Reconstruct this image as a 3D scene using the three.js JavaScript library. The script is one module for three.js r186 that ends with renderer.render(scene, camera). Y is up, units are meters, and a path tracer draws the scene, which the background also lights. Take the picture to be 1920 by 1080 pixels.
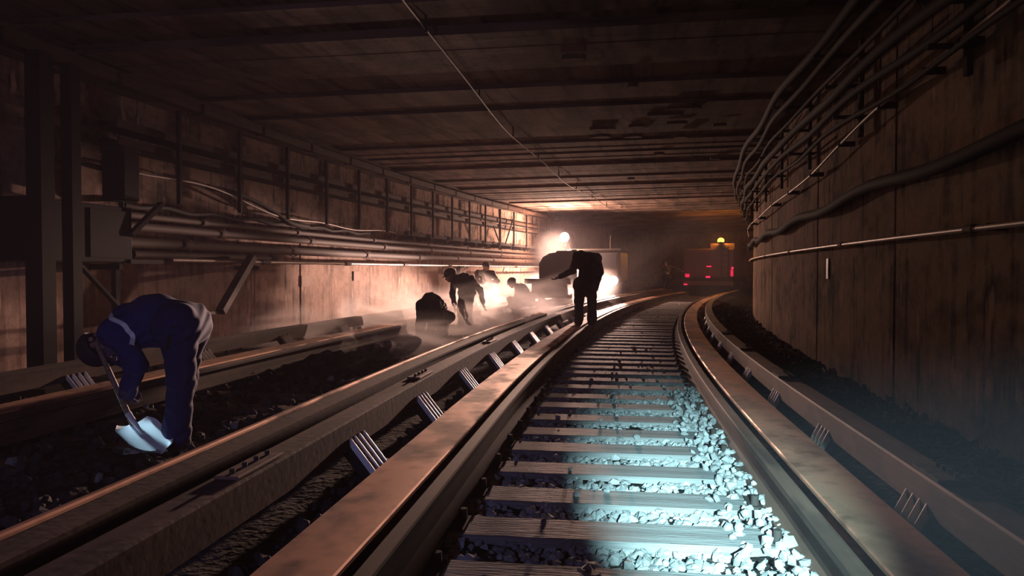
import * as THREE from 'three';
import { mergeGeometries, toCreasedNormals } from 'three/addons/utils/BufferGeometryUtils.js';
import { RoundedBoxGeometry } from 'three/addons/geometries/RoundedBoxGeometry.js';
import { RectAreaLightUniformsLib } from 'three/addons/lights/RectAreaLightUniformsLib.js';

// ------------------------------------------------------------------ camera, air, exposure
const YAW = 0.1362, EYE = 1.10;
const scene = new THREE.Scene();
const camera = new THREE.PerspectiveCamera(42.18, 16 / 9, 0.05, 200);
camera.position.set(0, EYE, 0);
camera.rotation.order = 'YXZ';
camera.rotation.set(-0.0236, YAW, 0);
const renderer = new THREE.WebGLRenderer({ antialias: true });
renderer.toneMapping = THREE.LinearToneMapping;
renderer.toneMappingExposure = 0.86;
renderer.shadowMap.enabled = true;
RectAreaLightUniformsLib.init();
scene.background = new THREE.Color(0, 0, 0);
scene.fog = new THREE.FogExp2(new THREE.Color(0.95, 0.80, 0.92), 0.0025);   // dust hanging in the tunnel air

// strengths of the lamps (candela); each lamp's light is built with its fitting below
const LAMP = {
  flood: { color: [1.0, 0.61, 0.46], power: 2400 },
  head: { color: [1.0, 0.62, 0.50], power: 4800 },
  beacon: { color: [1.0, 0.36, 0.05], power: 22 },
  tail: { color: [1.0, 0.02, 0.09], power: 0.06 },
  torch: { color: [0.50, 0.92, 1.0], power: 490 },
  helper: { color: [0.34, 0.40, 1.0], power: 11 },
  headlamp: { color: [0.55, 0.85, 1.0], power: 13 },
};

// ------------------------------------------------------------------ helpers
let seed = 7;
const rnd = () => { seed = (seed * 1664525 + 1013904223) >>> 0; return seed / 4294967296; };
const rr = (a, b) => a + (b - a) * rnd();
const V = (x, y, z) => new THREE.Vector3(x, y, z);
const lerp = (a, b, t) => a + (b - a) * t, clamp = (x, a, b) => Math.min(b, Math.max(a, x));
const smooth = (a, b, x) => { const t = clamp((x - a) / (b - a), 0, 1); return t * t * (3 - 2 * t); };

// the line: straight, then a long curve to the right
const S0 = 4.5, R = 104;
const theta = (s) => s > S0 ? (s - S0) / R : 0;
function F(s, off = 0, y = 0) {
  const t = theta(s), x = s > S0 ? R * (1 - Math.cos(t)) : 0, z = s > S0 ? -(S0 + R * Math.sin(t)) : -s;
  return V(x + off * Math.cos(t), y, z + off * Math.sin(t));
}
function place(o, s, off, y, turn = 0) { o.position.copy(F(s, off, y)); o.rotation.y = -theta(s) + turn; return o; }

const used = new Map();
function numbered(name) { const n = used.get(name) ?? 0; used.set(name, n + 1); return n ? `${name}_${String(n).padStart(3, '0')}` : name; }
function shadows(m) { m.castShadow = true; m.receiveShadow = true; return m; }
function tag(o, label, category, group, kind) {
  o.userData.label = label; o.userData.category = category;
  if (group) o.userData.group = group;
  if (kind) o.userData.kind = kind;
  return o;
}
function thing(name, label, category, group) { const g = new THREE.Group(); g.name = numbered(name); scene.add(g); return tag(g, label, category, group); }
function part(name, geo, mat, parent) { const m = shadows(new THREE.Mesh(geo, mat)); m.name = name; parent.add(m); return m; }
function solo(name, geo, mat, label, category, group, kind) { const m = part(numbered(name), geo, mat, scene); return tag(m, label, category, group, kind); }
function setting(name, label, category) { const g = new THREE.Group(); g.name = name; scene.add(g); return tag(g, label, category, null, 'structure'); }
const box = (w, h, d, x = 0, y = 0, z = 0) => new THREE.BoxGeometry(w, h, d).translate(x, y, z);
const rbox = (w, h, d, r, x = 0, y = 0, z = 0) => new RoundedBoxGeometry(w, h, d, 2, r).translate(x, y, z);
const merge = (list) => mergeGeometries(list.map((g) => g.index ? g.toNonIndexed() : g));
const tube = (pts, r, seg = 24, rad = 8) => new THREE.TubeGeometry(new THREE.CatmullRomCurve3(pts, false, 'centripetal'), seg, r, rad, false);
const rod = (a, b, r, r2 = r, n = 10) => {
  const d = b.clone().sub(a), g = new THREE.CylinderGeometry(r2, r, d.length(), n);
  g.applyQuaternion(new THREE.Quaternion().setFromUnitVectors(V(0, 1, 0), d.clone().normalize()));
  return g.translate((a.x + b.x) / 2, (a.y + b.y) / 2, (a.z + b.z) / 2);
};
// flat bar of rectangular section between two points
const bar = (a, b, w, h) => {
  const d = b.clone().sub(a), g = new THREE.BoxGeometry(w, h, d.length());
  const m = new THREE.Matrix4().lookAt(b, a, Math.abs(d.clone().normalize().y) > 0.95 ? V(1, 0, 0) : V(0, 1, 0));
  return g.applyMatrix4(m).translate((a.x + b.x) / 2, (a.y + b.y) / 2, (a.z + b.z) / 2);
};
// a closed section [[off, y], ...] carried along the line, uv in metres
function sweep(section, s0, s1, step = 0.5, wob = null) {
  const n = Math.max(1, Math.round((s1 - s0) / step)), pos = [], uv = [], idx = [];
  let area = 0;
  section.forEach(([a, b], i) => { const [c, d] = section[(i + 1) % section.length]; area += a * d - c * b; });
  const sec = area > 0 ? section : [...section].reverse();
  let run = 0;
  for (let e = 0; e < sec.length; e++) {
    const [a, b] = sec[e], [c, d] = sec[(e + 1) % sec.length], len = Math.hypot(c - a, d - b), base = pos.length / 3;
    for (let i = 0; i <= n; i++) {
      const s = lerp(s0, s1, i / n), [dx, dy] = wob ? wob(s) : [0, 0];
      const p = F(s, a + dx, b + dy), q = F(s, c + dx, d + dy);
      pos.push(p.x, p.y, p.z, q.x, q.y, q.z); uv.push(s, run, s, run + len);
      if (i < n) { const k = base + i * 2; idx.push(k, k + 1, k + 2, k + 1, k + 3, k + 2); }
    }
    run += len;
  }
  for (const [s, flip] of [[s0, true], [s1, false]]) {
    const tri = THREE.ShapeUtils.triangulateShape(sec.map(([a, b]) => new THREE.Vector2(a, b)), []), base = pos.length / 3, [dx, dy] = wob ? wob(s) : [0, 0];
    for (const [a, b] of sec) { const p = F(s, a + dx, b + dy); pos.push(p.x, p.y, p.z); uv.push(a, b); }
    for (const t of tri) idx.push(base + t[0], base + t[flip ? 1 : 2], base + t[flip ? 2 : 1]);
  }
  // orientation: make the outside face outwards
  const g = new THREE.BufferGeometry();
  g.setAttribute('position', new THREE.Float32BufferAttribute(pos, 3)); g.setAttribute('uv', new THREE.Float32BufferAttribute(uv, 2)); g.setIndex(idx);
  g.computeVertexNormals();
  const c0 = F(s0, sec.reduce((t, p) => t + p[0], 0) / sec.length, sec.reduce((t, p) => t + p[1], 0) / sec.length);
  const nrm = g.attributes.normal; let out = 0;
  for (let e = 0; e < sec.length; e++) { const k = e * 2 * (n + 1); out += (g.attributes.position.getX(k) - c0.x) * nrm.getX(k) + (g.attributes.position.getY(k) - c0.y) * nrm.getY(k); }
  if (out < 0) { for (let i = 0; i < idx.length; i += 3) [idx[i + 1], idx[i + 2]] = [idx[i + 2], idx[i + 1]]; g.setIndex(idx); g.computeVertexNormals(); }
  return g;
}
const line = (s0, s1, n, off, y, r, rad = 7) => tube(Array.from({ length: n + 1 }, (_, i) => { const s = lerp(s0, s1, i / n); return F(s, typeof off === 'function' ? off(s) : off, typeof y === 'function' ? y(s) : y); }), r, n * 3, rad);

// ------------------------------------------------------------------ noise and textures
const H = new Float32Array(65536); for (let i = 0; i < 65536; i++) H[i] = rnd();
const h2 = (x, y) => H[((x & 255) << 8) | (y & 255)];
function noise(x, y, px = 256, py = 256) {
  const xi = Math.floor(x), yi = Math.floor(y), fx = x - xi, fy = y - yi, u = fx * fx * (3 - 2 * fx), v = fy * fy * (3 - 2 * fy);
  const m = (a, p) => ((a % p) + p) % p, x0 = m(xi, px), x1 = m(xi + 1, px), y0 = m(yi, py), y1 = m(yi + 1, py);
  return lerp(lerp(h2(x0, y0), h2(x1, y0), u), lerp(h2(x0, y1), h2(x1, y1), u), v);
}
function fbm(x, y, p, q, n = 4) { let t = 0, a = 0.5; for (let i = 0; i < n; i++) { t += a * noise(x, y, p, q); x *= 2; y *= 2; p *= 2; q *= 2; a /= 2; } return t / (1 - Math.pow(0.5, n)); }
const toS = (c) => Math.round(255 * clamp(c <= 0.0031308 ? 12.92 * c : 1.055 * Math.pow(c, 1 / 2.4) - 0.055, 0, 1));
function tex(w, h, metresU, metresV, fn, srgb = true) {
  const d = new Uint8Array(w * h * 4);
  for (let j = 0; j < h; j++) for (let i = 0; i < w; i++) {
    const c = fn(i / w, j / h), k = (j * w + i) * 4;
    for (let q = 0; q < 3; q++) d[k + q] = srgb ? toS(c[q]) : clamp(Math.round(c[q] * 255), 0, 255);
    d[k + 3] = 255;
  }
  const t = new THREE.DataTexture(d, w, h);
  t.wrapS = t.wrapT = THREE.RepeatWrapping; t.magFilter = THREE.LinearFilter; t.minFilter = THREE.LinearFilter; t.repeat.set(1 / metresU, 1 / metresV);
  if (srgb) t.colorSpace = THREE.SRGBColorSpace;
  t.needsUpdate = true;
  return t;
}
const mixc = (a, b, t) => a.map((x, i) => x + (b[i] - x) * t);
const grey = (v) => [v, v, v];
// stained, board-marked concrete; streaks of washed-down dirt run along v
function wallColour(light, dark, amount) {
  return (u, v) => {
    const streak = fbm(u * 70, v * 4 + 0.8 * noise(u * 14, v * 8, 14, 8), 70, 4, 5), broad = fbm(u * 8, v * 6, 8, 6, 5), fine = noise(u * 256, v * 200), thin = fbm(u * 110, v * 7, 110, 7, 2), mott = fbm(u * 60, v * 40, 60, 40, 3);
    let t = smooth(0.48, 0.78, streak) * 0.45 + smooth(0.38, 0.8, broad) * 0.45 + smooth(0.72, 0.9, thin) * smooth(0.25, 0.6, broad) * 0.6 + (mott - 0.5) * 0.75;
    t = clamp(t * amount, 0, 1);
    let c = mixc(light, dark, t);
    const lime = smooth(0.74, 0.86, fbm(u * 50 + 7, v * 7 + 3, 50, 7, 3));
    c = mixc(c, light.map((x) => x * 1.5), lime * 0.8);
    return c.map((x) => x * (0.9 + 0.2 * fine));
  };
}
const wallBump = tex(512, 512, 3, 3, (u, v) => grey(0.5 * fbm(u * 40, v * 40, 40, 40, 4) + 0.3 * noise(u * 30, v * 2, 30, 2) + 0.2 * noise(u * 200, v * 200)), false);
const T = {
  wallL: tex(1024, 512, 6.1, 3.7, wallColour([0.50, 0.335, 0.26], [0.13, 0.08, 0.06], 1.0)),
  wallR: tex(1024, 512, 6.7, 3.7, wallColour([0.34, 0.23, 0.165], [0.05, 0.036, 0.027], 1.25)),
  wallUpper: tex(1024, 512, 5.9, 2.3, wallColour([0.30, 0.20, 0.155], [0.05, 0.035, 0.027], 1.35)),  // same concrete recipe in darker colours, for the upper left wall
  ceiling: tex(1024, 512, 5.3, 2.9, (u, v) => { const a = fbm(u * 6, v * 10, 6, 10, 5), b = fbm(u * 3 + 5, v * 40, 3, 40, 3); return mixc([0.20, 0.135, 0.105], [0.04, 0.029, 0.023], smooth(0.3, 0.7, a) * 0.7 + smooth(0.5, 0.8, b) * 0.4); }),
  steel: tex(512, 512, 1.9, 1.1, (u, v) => { const a = fbm(u * 5, v * 7, 5, 7, 5), b = noise(u * 4, v * 90, 4, 90); return mixc([0.20, 0.118, 0.084], [0.055, 0.032, 0.023], smooth(0.35, 0.75, a) * 0.7 + b * 0.3); }),
  tread: tex(1024, 256, 4.3, 0.9, (u, v) => { const a = fbm(u * 14, v * 4, 14, 4, 5), b = fbm(u * 60, v * 12, 60, 12, 3); return mixc([0.60, 0.34, 0.23], [0.15, 0.08, 0.052], smooth(0.42, 0.68, a) * 0.75 + smooth(0.5, 0.8, b) * 0.25); }),
  treadRough: tex(512, 256, 4.3, 0.9, (u, v) => grey(0.60 + 0.2 * smooth(0.4, 0.7, fbm(u * 14, v * 4, 14, 4, 4)))  , false),
  stone: tex(256, 256, 0.4, 0.4, (u, v) => mixc([0.34, 0.34, 0.335], [0.2, 0.2, 0.196], fbm(u * 12, v * 12, 12, 12, 4)), true),
  ground: tex(512, 512, 2.1, 2.1, (u, v) => mixc([0.05, 0.044, 0.039], [0.014, 0.012, 0.011], smooth(0.3, 0.7, fbm(u * 30, v * 30, 30, 30, 4)))),
  sleeper: tex(512, 256, 2.9, 1.1, (u, v) => { const g = fbm(u * 3, v * 60, 3, 60, 4), p = fbm(u * 10, v * 6, 10, 6, 4); return mixc([0.27, 0.262, 0.255], [0.13, 0.124, 0.12], g * 0.6 + smooth(0.4, 0.8, p) * 0.6); }),
  timber: tex(512, 256, 2.3, 0.8, (u, v) => { const g = fbm(u * 3, v * 50, 3, 50, 4); return mixc([0.34, 0.225, 0.165], [0.10, 0.065, 0.05], g); }),
  rough: tex(256, 256, 0.5, 0.5, (u, v) => grey(fbm(u * 16, v * 16, 16, 16, 4)), false),
};
const std = (o) => new THREE.MeshStandardMaterial(o);
const phy = (o) => new THREE.MeshPhysicalMaterial(o);
const M = {
  wallL: phy({ map: T.wallL, roughness: 0.95, specularIntensity: 0.35, bumpMap: wallBump, bumpScale: 0.004 }),
  wallUpper: phy({ map: T.wallUpper, roughness: 0.95, specularIntensity: 0.3, bumpMap: wallBump, bumpScale: 0.004 }),
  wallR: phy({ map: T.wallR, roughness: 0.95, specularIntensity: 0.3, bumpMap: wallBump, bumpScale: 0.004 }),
  ceiling: phy({ map: T.ceiling, roughness: 0.95, specularIntensity: 0.3, bumpMap: wallBump, bumpScale: 0.004 }),
  joint: std({ color: new THREE.Color(0.03, 0.025, 0.022), roughness: 1 }),
  steel: phy({ map: T.steel, color: new THREE.Color(0.5, 0.47, 0.46), roughness: 0.85, specularIntensity: 0.4, bumpMap: T.rough, bumpScale: 0.0008 }),
  steelPale: phy({ map: T.steel, roughness: 0.7, metalness: 0.2 }),  // paler copy of steel: polish plus lamplight put into the colour
  rail: phy({ map: T.steel, color: new THREE.Color(0.5, 0.48, 0.46), roughness: 0.8, specularIntensity: 0.5 }),
  tread: std({ map: T.tread, roughnessMap: T.treadRough, roughness: 1, metalness: 0.95 }),
  stone: phy({ map: T.stone, roughness: 0.95, specularIntensity: 0.3, flatShading: true }),
  darkStone: phy({ color: new THREE.Color(0.035, 0.031, 0.029), roughness: 0.8, specularIntensity: 0.25, flatShading: true }),
  ground: phy({ map: T.ground, roughness: 1, specularIntensity: 0.1, bumpMap: T.rough, bumpScale: 0.02 }),
  sleeper: phy({ map: T.sleeper, roughness: 0.9, specularIntensity: 0.35, bumpMap: T.rough, bumpScale: 0.003 }),
  timber: phy({ map: T.timber, specularIntensity: 0.4, color: new THREE.Color(0.6, 0.56, 0.52), roughness: 0.75, bumpMap: T.rough, bumpScale: 0.003 }),
  iron: phy({ color: new THREE.Color(0.035, 0.028, 0.024), roughness: 0.9, specularIntensity: 0.2 }),
  trayIron: phy({ map: T.steel, color: new THREE.Color(0.4, 0.37, 0.34), roughness: 0.8, specularIntensity: 0.3 }),
  black: phy({ color: new THREE.Color(0.018, 0.017, 0.017), roughness: 0.9, specularIntensity: 0.2 }),
  cable: phy({ color: new THREE.Color(0.022, 0.019, 0.018), roughness: 0.8, specularIntensity: 0.3 }),
  paleCable: std({ color: new THREE.Color(0.55, 0.47, 0.40), roughness: 0.45 }),
  pipe: std({ color: new THREE.Color(0.45, 0.36, 0.30), roughness: 0.42, metalness: 0.2 }),
  wire: phy({ color: new THREE.Color(0.22, 0.18, 0.15), roughness: 0.6 }),
  plate: phy({ color: new THREE.Color(0.5, 0.36, 0.29), roughness: 0.9, specularIntensity: 0.3 }),
  rustPipe: phy({ map: T.steel, color: new THREE.Color(0.62, 0.58, 0.54), roughness: 0.75, specularIntensity: 0.5 }),
  porcelain: std({ color: new THREE.Color(0.80, 0.76, 0.72), roughness: 0.3 }),
  resin: phy({ color: new THREE.Color(0.015, 0.013, 0.012), roughness: 0.8, specularIntensity: 0.3 }),
  cart: std({ color: new THREE.Color(0.06, 0.035, 0.03), roughness: 0.55 }),
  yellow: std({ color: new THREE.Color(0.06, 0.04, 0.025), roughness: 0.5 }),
  truck: std({ color: new THREE.Color(0.09, 0.05, 0.04), roughness: 0.5 }),
  truckRed: std({ color: new THREE.Color(0.14, 0.03, 0.03), roughness: 0.4 }),
  glass: std({ color: new THREE.Color(0.03, 0.03, 0.035), roughness: 0.08 }),
  chrome: std({ color: new THREE.Color(0.7, 0.68, 0.66), roughness: 0.2, metalness: 1 }),
  shovel: std({ color: new THREE.Color(0.72, 0.76, 0.8), roughness: 0.45, metalness: 0.15 }),
  handle: std({ map: T.timber, roughness: 0.6 }),
  reflective: std({ color: new THREE.Color(0.82, 0.82, 0.85), roughness: 0.5 }),
  cloth: std({ vertexColors: true, roughness: 0.9 }),
  hat: std({ color: new THREE.Color(0.02, 0.02, 0.03), roughness: 0.7 }),
};
const glow = (c, k) => std({ color: new THREE.Color(0.02, 0.02, 0.02), emissive: new THREE.Color(...c), emissiveIntensity: k, roughness: 0.5 });
const point = (parent, l, x, y, z, r = 3, k = 1) => { const p = new THREE.PointLight(new THREE.Color(...l.color), l.power * k); p.position.set(x, y, z); p.castShadow = true; p.shadow.radius = r; p.name = 'lamp_light'; parent.add(p); return p; };
const spot = (parent, l, at, to, angle, pen, r = 2) => { const p = new THREE.SpotLight(new THREE.Color(...l.color), l.power, 0, angle, pen); p.position.copy(at); p.target.position.copy(to); p.castShadow = true; p.shadow.radius = r; p.name = 'lamp_light'; parent.add(p); parent.add(p.target); return p; };

// ------------------------------------------------------------------ the tunnel shell
const CEIL = 3.40, WL = -5.96, WR = 2.40, END = 29.5, FAR = 56, BACK = -3.5, C2 = -3.1;
{ // floor: rough trackbed with the ballast of the left track dug up
  const offs = [], ss = [];
  for (let o = -9.6; o < WR + 0.3; o += o < WL - 0.3 ? 0.6 : 0.11) offs.push(o);
  offs.push(WR + 0.3);
  for (let s = BACK - 0.3; s < FAR + 0.4; s += s < 16 ? 0.11 : s < 30 ? 0.22 : 0.8) ss.push(s);
  const pos = [], uv = [], idx = [];
  for (const s of ss) for (const o of offs) {
    const left = smooth(-1.85, -2.1, o) * smooth(-4.5, -4.2, o), right = smooth(1.5, 1.9, o);
    const lump = fbm(s * 1.7 + 40, o * 1.7 + 40, 256, 256, 4) - 0.5, fine = noise(s * 9 + 9, o * 9 + 60) - 0.5;
    let y = -0.055 + fine * 0.03 + lump * 0.03;
    y += left * (-0.02 + lump * 0.22 + fine * 0.03) + right * (-0.02 + lump * 0.2);
    const heap = Math.exp(-Math.pow((s - 8.7 + (o + 3) * 0.5) / 1.3, 2)) * smooth(-4.1, -3.4, o) * smooth(-2.0, -2.5, o); y += heap * (0.10 + lump * 0.2);
    if (Math.abs(o) < 0.72) y += 0.02;
    if (s > END + 2 || o < WL) y = -0.05;
    const p = F(s, o, y); pos.push(p.x, p.y, p.z); uv.push(s, o);
  }
  const n = offs.length;
  for (let j = 0; j + 1 < ss.length; j++) for (let i = 0; i + 1 < n; i++) { const k = j * n + i; idx.push(k, k + 1, k + n, k + 1, k + n + 1, k + n); }
  const g = new THREE.BufferGeometry();
  g.setAttribute('position', new THREE.Float32BufferAttribute(pos, 3)); g.setAttribute('uv', new THREE.Float32BufferAttribute(uv, 2)); g.setIndex(idx); g.computeVertexNormals();
  const f = part('floor', g, M.ground, scene);
  tag(f, 'black dirt and crushed stone bed of the tunnel floor', 'floor', null, 'structure');
}
function panels(parent, name, mat, s0, s1, off, y0, y1, w, side, name2) {   // poured bays between upright joints
  let k = 0;
  for (let s = s0; s < s1 - 0.01; s += w, k++) {
    const e = Math.min(s1, s + w), proud = (h2(k, 17) - 0.5) * 0.016;
    part(name, sweep([[off + proud, y0], [off + proud, y1], [off + side * 0.2, y1], [off + side * 0.2, y0]], s + 0.006, e - 0.006, 0.6), mat, parent);
  }
  part('wall_core', sweep([[off + side * 0.03, y0 - 0.3], [off + side * 0.03, y1 + 0.3], [off + side * 0.5, y1 + 0.3], [off + side * 0.5, y0 - 0.3]], s0 - 0.2, s1, 1), M.joint, parent);
}
const wallLeft = setting('wall_left', 'stained brown concrete tunnel wall behind the pipes and trays', 'wall');
panels(wallLeft, 'concrete_panel', M.wallL, BACK, END, WL, -0.2, 1.62, 1.45, -1);
panels(wallLeft, 'upper_panel', M.wallUpper, BACK, END, WL + 0.012, 1.632, CEIL + 0.1, 2.36, -1);
const wallRight = setting('wall_right', 'dark streaked concrete wall on the inside of the curve', 'wall');
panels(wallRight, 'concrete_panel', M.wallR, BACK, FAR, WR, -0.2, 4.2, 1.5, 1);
{ // wider chamber beyond the tunnel mouth
  const w = setting('wall_chamber', 'dark side wall of the wider chamber beyond the tunnel mouth', 'wall');
  part('side_wall', sweep([[-9, -0.2], [-9, 4.3], [-9.4, 4.3], [-9.4, -0.2]], END, FAR, 1), M.wallR, w);
  part('return_wall', sweep([[WL, -0.2], [WL, 4.3], [-9.4, 4.3], [-9.4, -0.2]], END - 0.4, END, 0.4), M.wallL, w);
  const b = setting('wall_far', 'hazy pale end wall of the chamber far down the line', 'wall');
  part('end_wall', sweep([[-9.4, -0.2], [-9.4, 4.3], [WR + 0.4, 4.3], [WR + 0.4, -0.2]], 52, 52.4, 0.4), M.wallL, b);
  part('lintel', sweep([[-9, 3.35], [-9, 3.7], [WR, 3.7], [WR, 3.35]], 46, 46.4, 0.4), M.steel, b);
  const k = setting('wall_back', 'dark end wall closing the tunnel behind the viewer', 'wall');
  part('end_wall', sweep([[WL - 0.4, -0.3], [WL - 0.4, CEIL + 0.5], [WR + 0.4, CEIL + 0.5], [WR + 0.4, -0.3]], BACK - 0.5, BACK - 0.1, 0.4), M.wallR, k);
}
const ceiling = setting('ceiling', 'low concrete ceiling of cross slabs with open joints', 'ceiling');
{
  part('roof_core', sweep([[WL - 0.5, CEIL + 0.06], [WL - 0.5, CEIL + 0.5], [WR + 0.5, CEIL + 0.5], [WR + 0.5, CEIL + 0.06]], BACK - 0.4, END - 0.02, 1), M.joint, ceiling);
  let s = BACK - 0.3;
  while (s < END - 0.05) {
    let w = rr(0.22, 0.72); if (s + w > END - 0.3) w = END - s;
    const d = rr(-0.055, 0.045), gap = rr(0.015, 0.05);
    part('ceiling_slab', sweep([[WL - 0.1, CEIL + d], [WL - 0.1, CEIL + 0.12], [WR + 0.1, CEIL + 0.12], [WR + 0.1, CEIL + d]], s + gap / 2, s + w - gap / 2, 0.5), M.ceiling, ceiling);
    s += w;
  }
  part('chamber_roof', sweep([[-9.5, 4.0], [-9.5, 4.5], [WR + 0.5, 4.5], [WR + 0.5, 4.0]], END - 0.02, FAR, 1), M.ceiling, ceiling);
  for (let q = END + 2; q < 50; q += 3) part('roof_beam', sweep([[-9, 3.75], [-9, 4.02], [WR, 4.02], [WR, 3.75]], q, q + 0.3, 0.3), M.ceiling, ceiling);
  // ceiling-coloured lumps added so their edges catch the lamplight
  const spots = [[12.6, -0.55, 0.42, 0.2], [12.7, -0.02, 0.34, 0.18], [12.9, 0.75, 0.26, 0.22], [11.9, -0.45, 0.4, 0.08], [11.8, 0.1, 0.3, 0.1], [11.7, 0.7, 0.35, 0.12], [9.3, 0.1, 0.16, 0.3], [10.6, 0.75, 0.5, 0.07], [11.0, 0.5, 0.6, 0.06], [14.7, 0.35, 0.2, 0.1], [12.0, 1.35, 0.2, 0.1], [7.9, -0.5, 0.3, 0.06], [15.6, 1.4, 0.2, 0.1], [18.5, -0.55, 0.2, 0.1]];
  for (const [ps, po, w, d] of spots) {
    const sh = new THREE.Shape(), n = 11;
    for (let i = 0; i < n; i++) { const a = i / n * Math.PI * 2, k = rr(0.7, 1.15); sh[i ? 'lineTo' : 'moveTo'](Math.cos(a) * w / 2 * k, Math.sin(a) * d / 2 * k); }
    const g = new THREE.ExtrudeGeometry(sh, { depth: 0.05, bevelEnabled: false }).rotateX(Math.PI / 2);
    place(part('raised_lump', g, M.ceiling, ceiling), ps, po, CEIL - 0.03);
  }
}
{ // haunch under the ceiling along the left wall, kerb at its foot
  const h = part('trim_1', sweep([[WL, CEIL - 0.2], [WL, CEIL + 0.05], [WL + 0.36, CEIL + 0.05], [WL + 0.36, CEIL - 0.2]], BACK, END, 1), M.ceiling, scene);
  tag(h, 'concrete haunch where the left wall meets the ceiling', 'trim', null, 'structure');
  const k = part('baseboard_left', sweep([[WL - 0.1, -0.2], [WL - 0.1, 0.1], [WL + 0.34, 0.1], [WL + 0.34, -0.2]], BACK, END, 1), M.wallL, scene);
  tag(k, 'low concrete kerb along the foot of the left wall', 'kerb', null, 'structure');
}

// ------------------------------------------------------------------ track
function railSection(o) { return [[o - 0.07, 0], [o + 0.07, 0], [o + 0.07, 0.012], [o + 0.011, 0.032], [o + 0.009, 0.128], [o + 0.034, 0.142], [o + 0.034, 0.170], [o + 0.028, 0.177], [o - 0.028, 0.177], [o - 0.034, 0.170], [o - 0.034, 0.142], [o - 0.009, 0.128], [o - 0.011, 0.032], [o - 0.07, 0.012]]; }
function beamSection(a, b) { const c = (a + b) / 2; return [[a, 0.158], [c - 0.008, 0.150], [c - 0.008, 0.02], [a + 0.02, 0.012], [a + 0.02, 0], [b - 0.02, 0], [b - 0.02, 0.012], [c + 0.008, 0.02], [c + 0.008, 0.150], [b, 0.158], [b, 0.172], [b - 0.006, 0.178], [a + 0.006, 0.178], [a, 0.172]]; }
function guideSection(face, side, y0, y1, w) { return [[face, y0], [face, y1 - 0.008], [face + side * 0.008, y1], [face + side * w, y1], [face + side * w, y1 - 0.018], [face + side * 0.02, y1 - 0.018], [face + side * 0.02, y0]]; }
const T0 = BACK + 0.2, T1 = 33;
solo('running_rail', sweep(railSection(-0.752), T0, T1, 0.4), M.rail, 'narrow steel rail beside the worn tread beam next to the middle guide bars', 'rail');
solo('running_rail', sweep(railSection(0.752), T0, T1, 0.4), M.rail, 'narrow steel rail on the wall side of the lit sleepers', 'rail');
solo('tread_beam', sweep(beamSection(-1.095, -0.835), T0, T1, 0.4), M.tread, 'wide flat steel tread beam between the sleepers and the middle guide bars', 'beam');
solo('tread_beam', sweep(beamSection(0.835, 1.075), T0, T1, 0.4), M.tread, 'wide flat steel tread beam curving along the right wall side', 'beam');
solo('guide_bar', sweep(guideSection(-1.42, -1, 0.125, 0.285, 0.14), T0, T1, 0.4), M.steel, 'raised angle guide bar beside the tread beam between both tracks', 'guide bar');
solo('guide_bar', sweep(guideSection(1.24, 1, 0.125, 0.27, 0.14), T0, T1, 0.4), M.steelPale, 'raised angle guide bar nearest the right wall', 'guide bar');
solo('guide_bar', sweep(guideSection(-1.84, 1, 0.10, 0.285, 0.15), T0, T1, 0.4), M.steel, 'raised angle guide bar bordering the dug-up track where workers bend', 'guide bar').name;
{ const bar2 = scene.getObjectByName('guide_bar_002'), w = part('rim_strip', sweep([[-1.862, 0.255], [-1.862, 0.297], [-1.854, 0.304], [-1.834, 0.304], [-1.826, 0.297], [-1.826, 0.287], [-1.841, 0.284], [-1.841, 0.255]], T0, T1, 0.4), M.tread, bar2); w.userData.label = 'added polished strip giving the bar a bright lamplit edge'; }  // strip added to draw the lamplit rim of the guide bar
solo('guide_bar', sweep(guideSection(C2 - 1.42, -1, 0.17, 0.32, 0.14), T0, T1, 0.4), M.steel, 'raised angle guide bar along the foot of the left wall', 'guide bar');
solo('running_rail', sweep(railSection(C2 - 0.752), T0, T1, 0.4), M.rail, 'narrow steel rail of the dug-up track behind the blue-clad worker', 'rail');
solo('tread_beam', sweep(beamSection(C2 - 1.095, C2 - 0.835), T0, T1, 0.4), M.tread, 'wide flat steel tread beam of the dug-up track', 'beam');
// joint plates on the guide bar by the right wall
for (const s of [3.2, 6.1, 8.2, 10.2]) {
  const p = thing('joint_plate', 'bolted steel plate on the guide bar nearest the right wall', 'plate', 'joint plates on the right guide bar');
  place(p, s, 1.31, 0.272);
  part('plate', rbox(0.13, 0.016, 0.26, 0.004, 0, 0.008, 0), M.steel, p);
  for (const z of [-0.09, -0.03, 0.03, 0.09]) part('bolt', new THREE.CylinderGeometry(0.011, 0.011, 0.02, 6).translate(0.02, 0.024, z), M.iron, p);
}
for (const s of [2.9, 5.6, 8.4]) {
  const p = thing('joint_plate', 'bolted steel plate on the middle guide bar beside the tread beam', 'plate', 'joint plates on the middle guide bar');
  place(p, s, -1.49, 0.287);
  part('plate', rbox(0.1, 0.014, 0.4, 0.004, 0, 0.007, 0), M.steelPale, p);
  for (const z of [-0.15, -0.05, 0.05, 0.15]) part('bolt', new THREE.CylinderGeometry(0.011, 0.011, 0.02, 6).translate(0, 0.022, z), M.iron, p);
}
{ // sleepers of the middle track
  const g = rbox(2.5, 0.15, 0.25, 0.012, 0, -0.075, 0);
  for (let i = 0, s = 0.2; s < 33; s += 0.49, i++) {
    const p = thing('sleeper', 'dusty grey sleeper lying across the middle track', 'sleeper', 'sleepers of the middle track');
    place(p, s, 0, (h2(i, 3) - 0.5) * 0.012, (h2(i, 9) - 0.5) * 0.012);
    part('body', g, M.sleeper, p);
    for (const x of [-0.752, 0.752]) {
      if (s > 22) continue;
      part('tie_plate', plateGeo(), M.iron, p).position.x = x;
    }
  }
}
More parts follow.
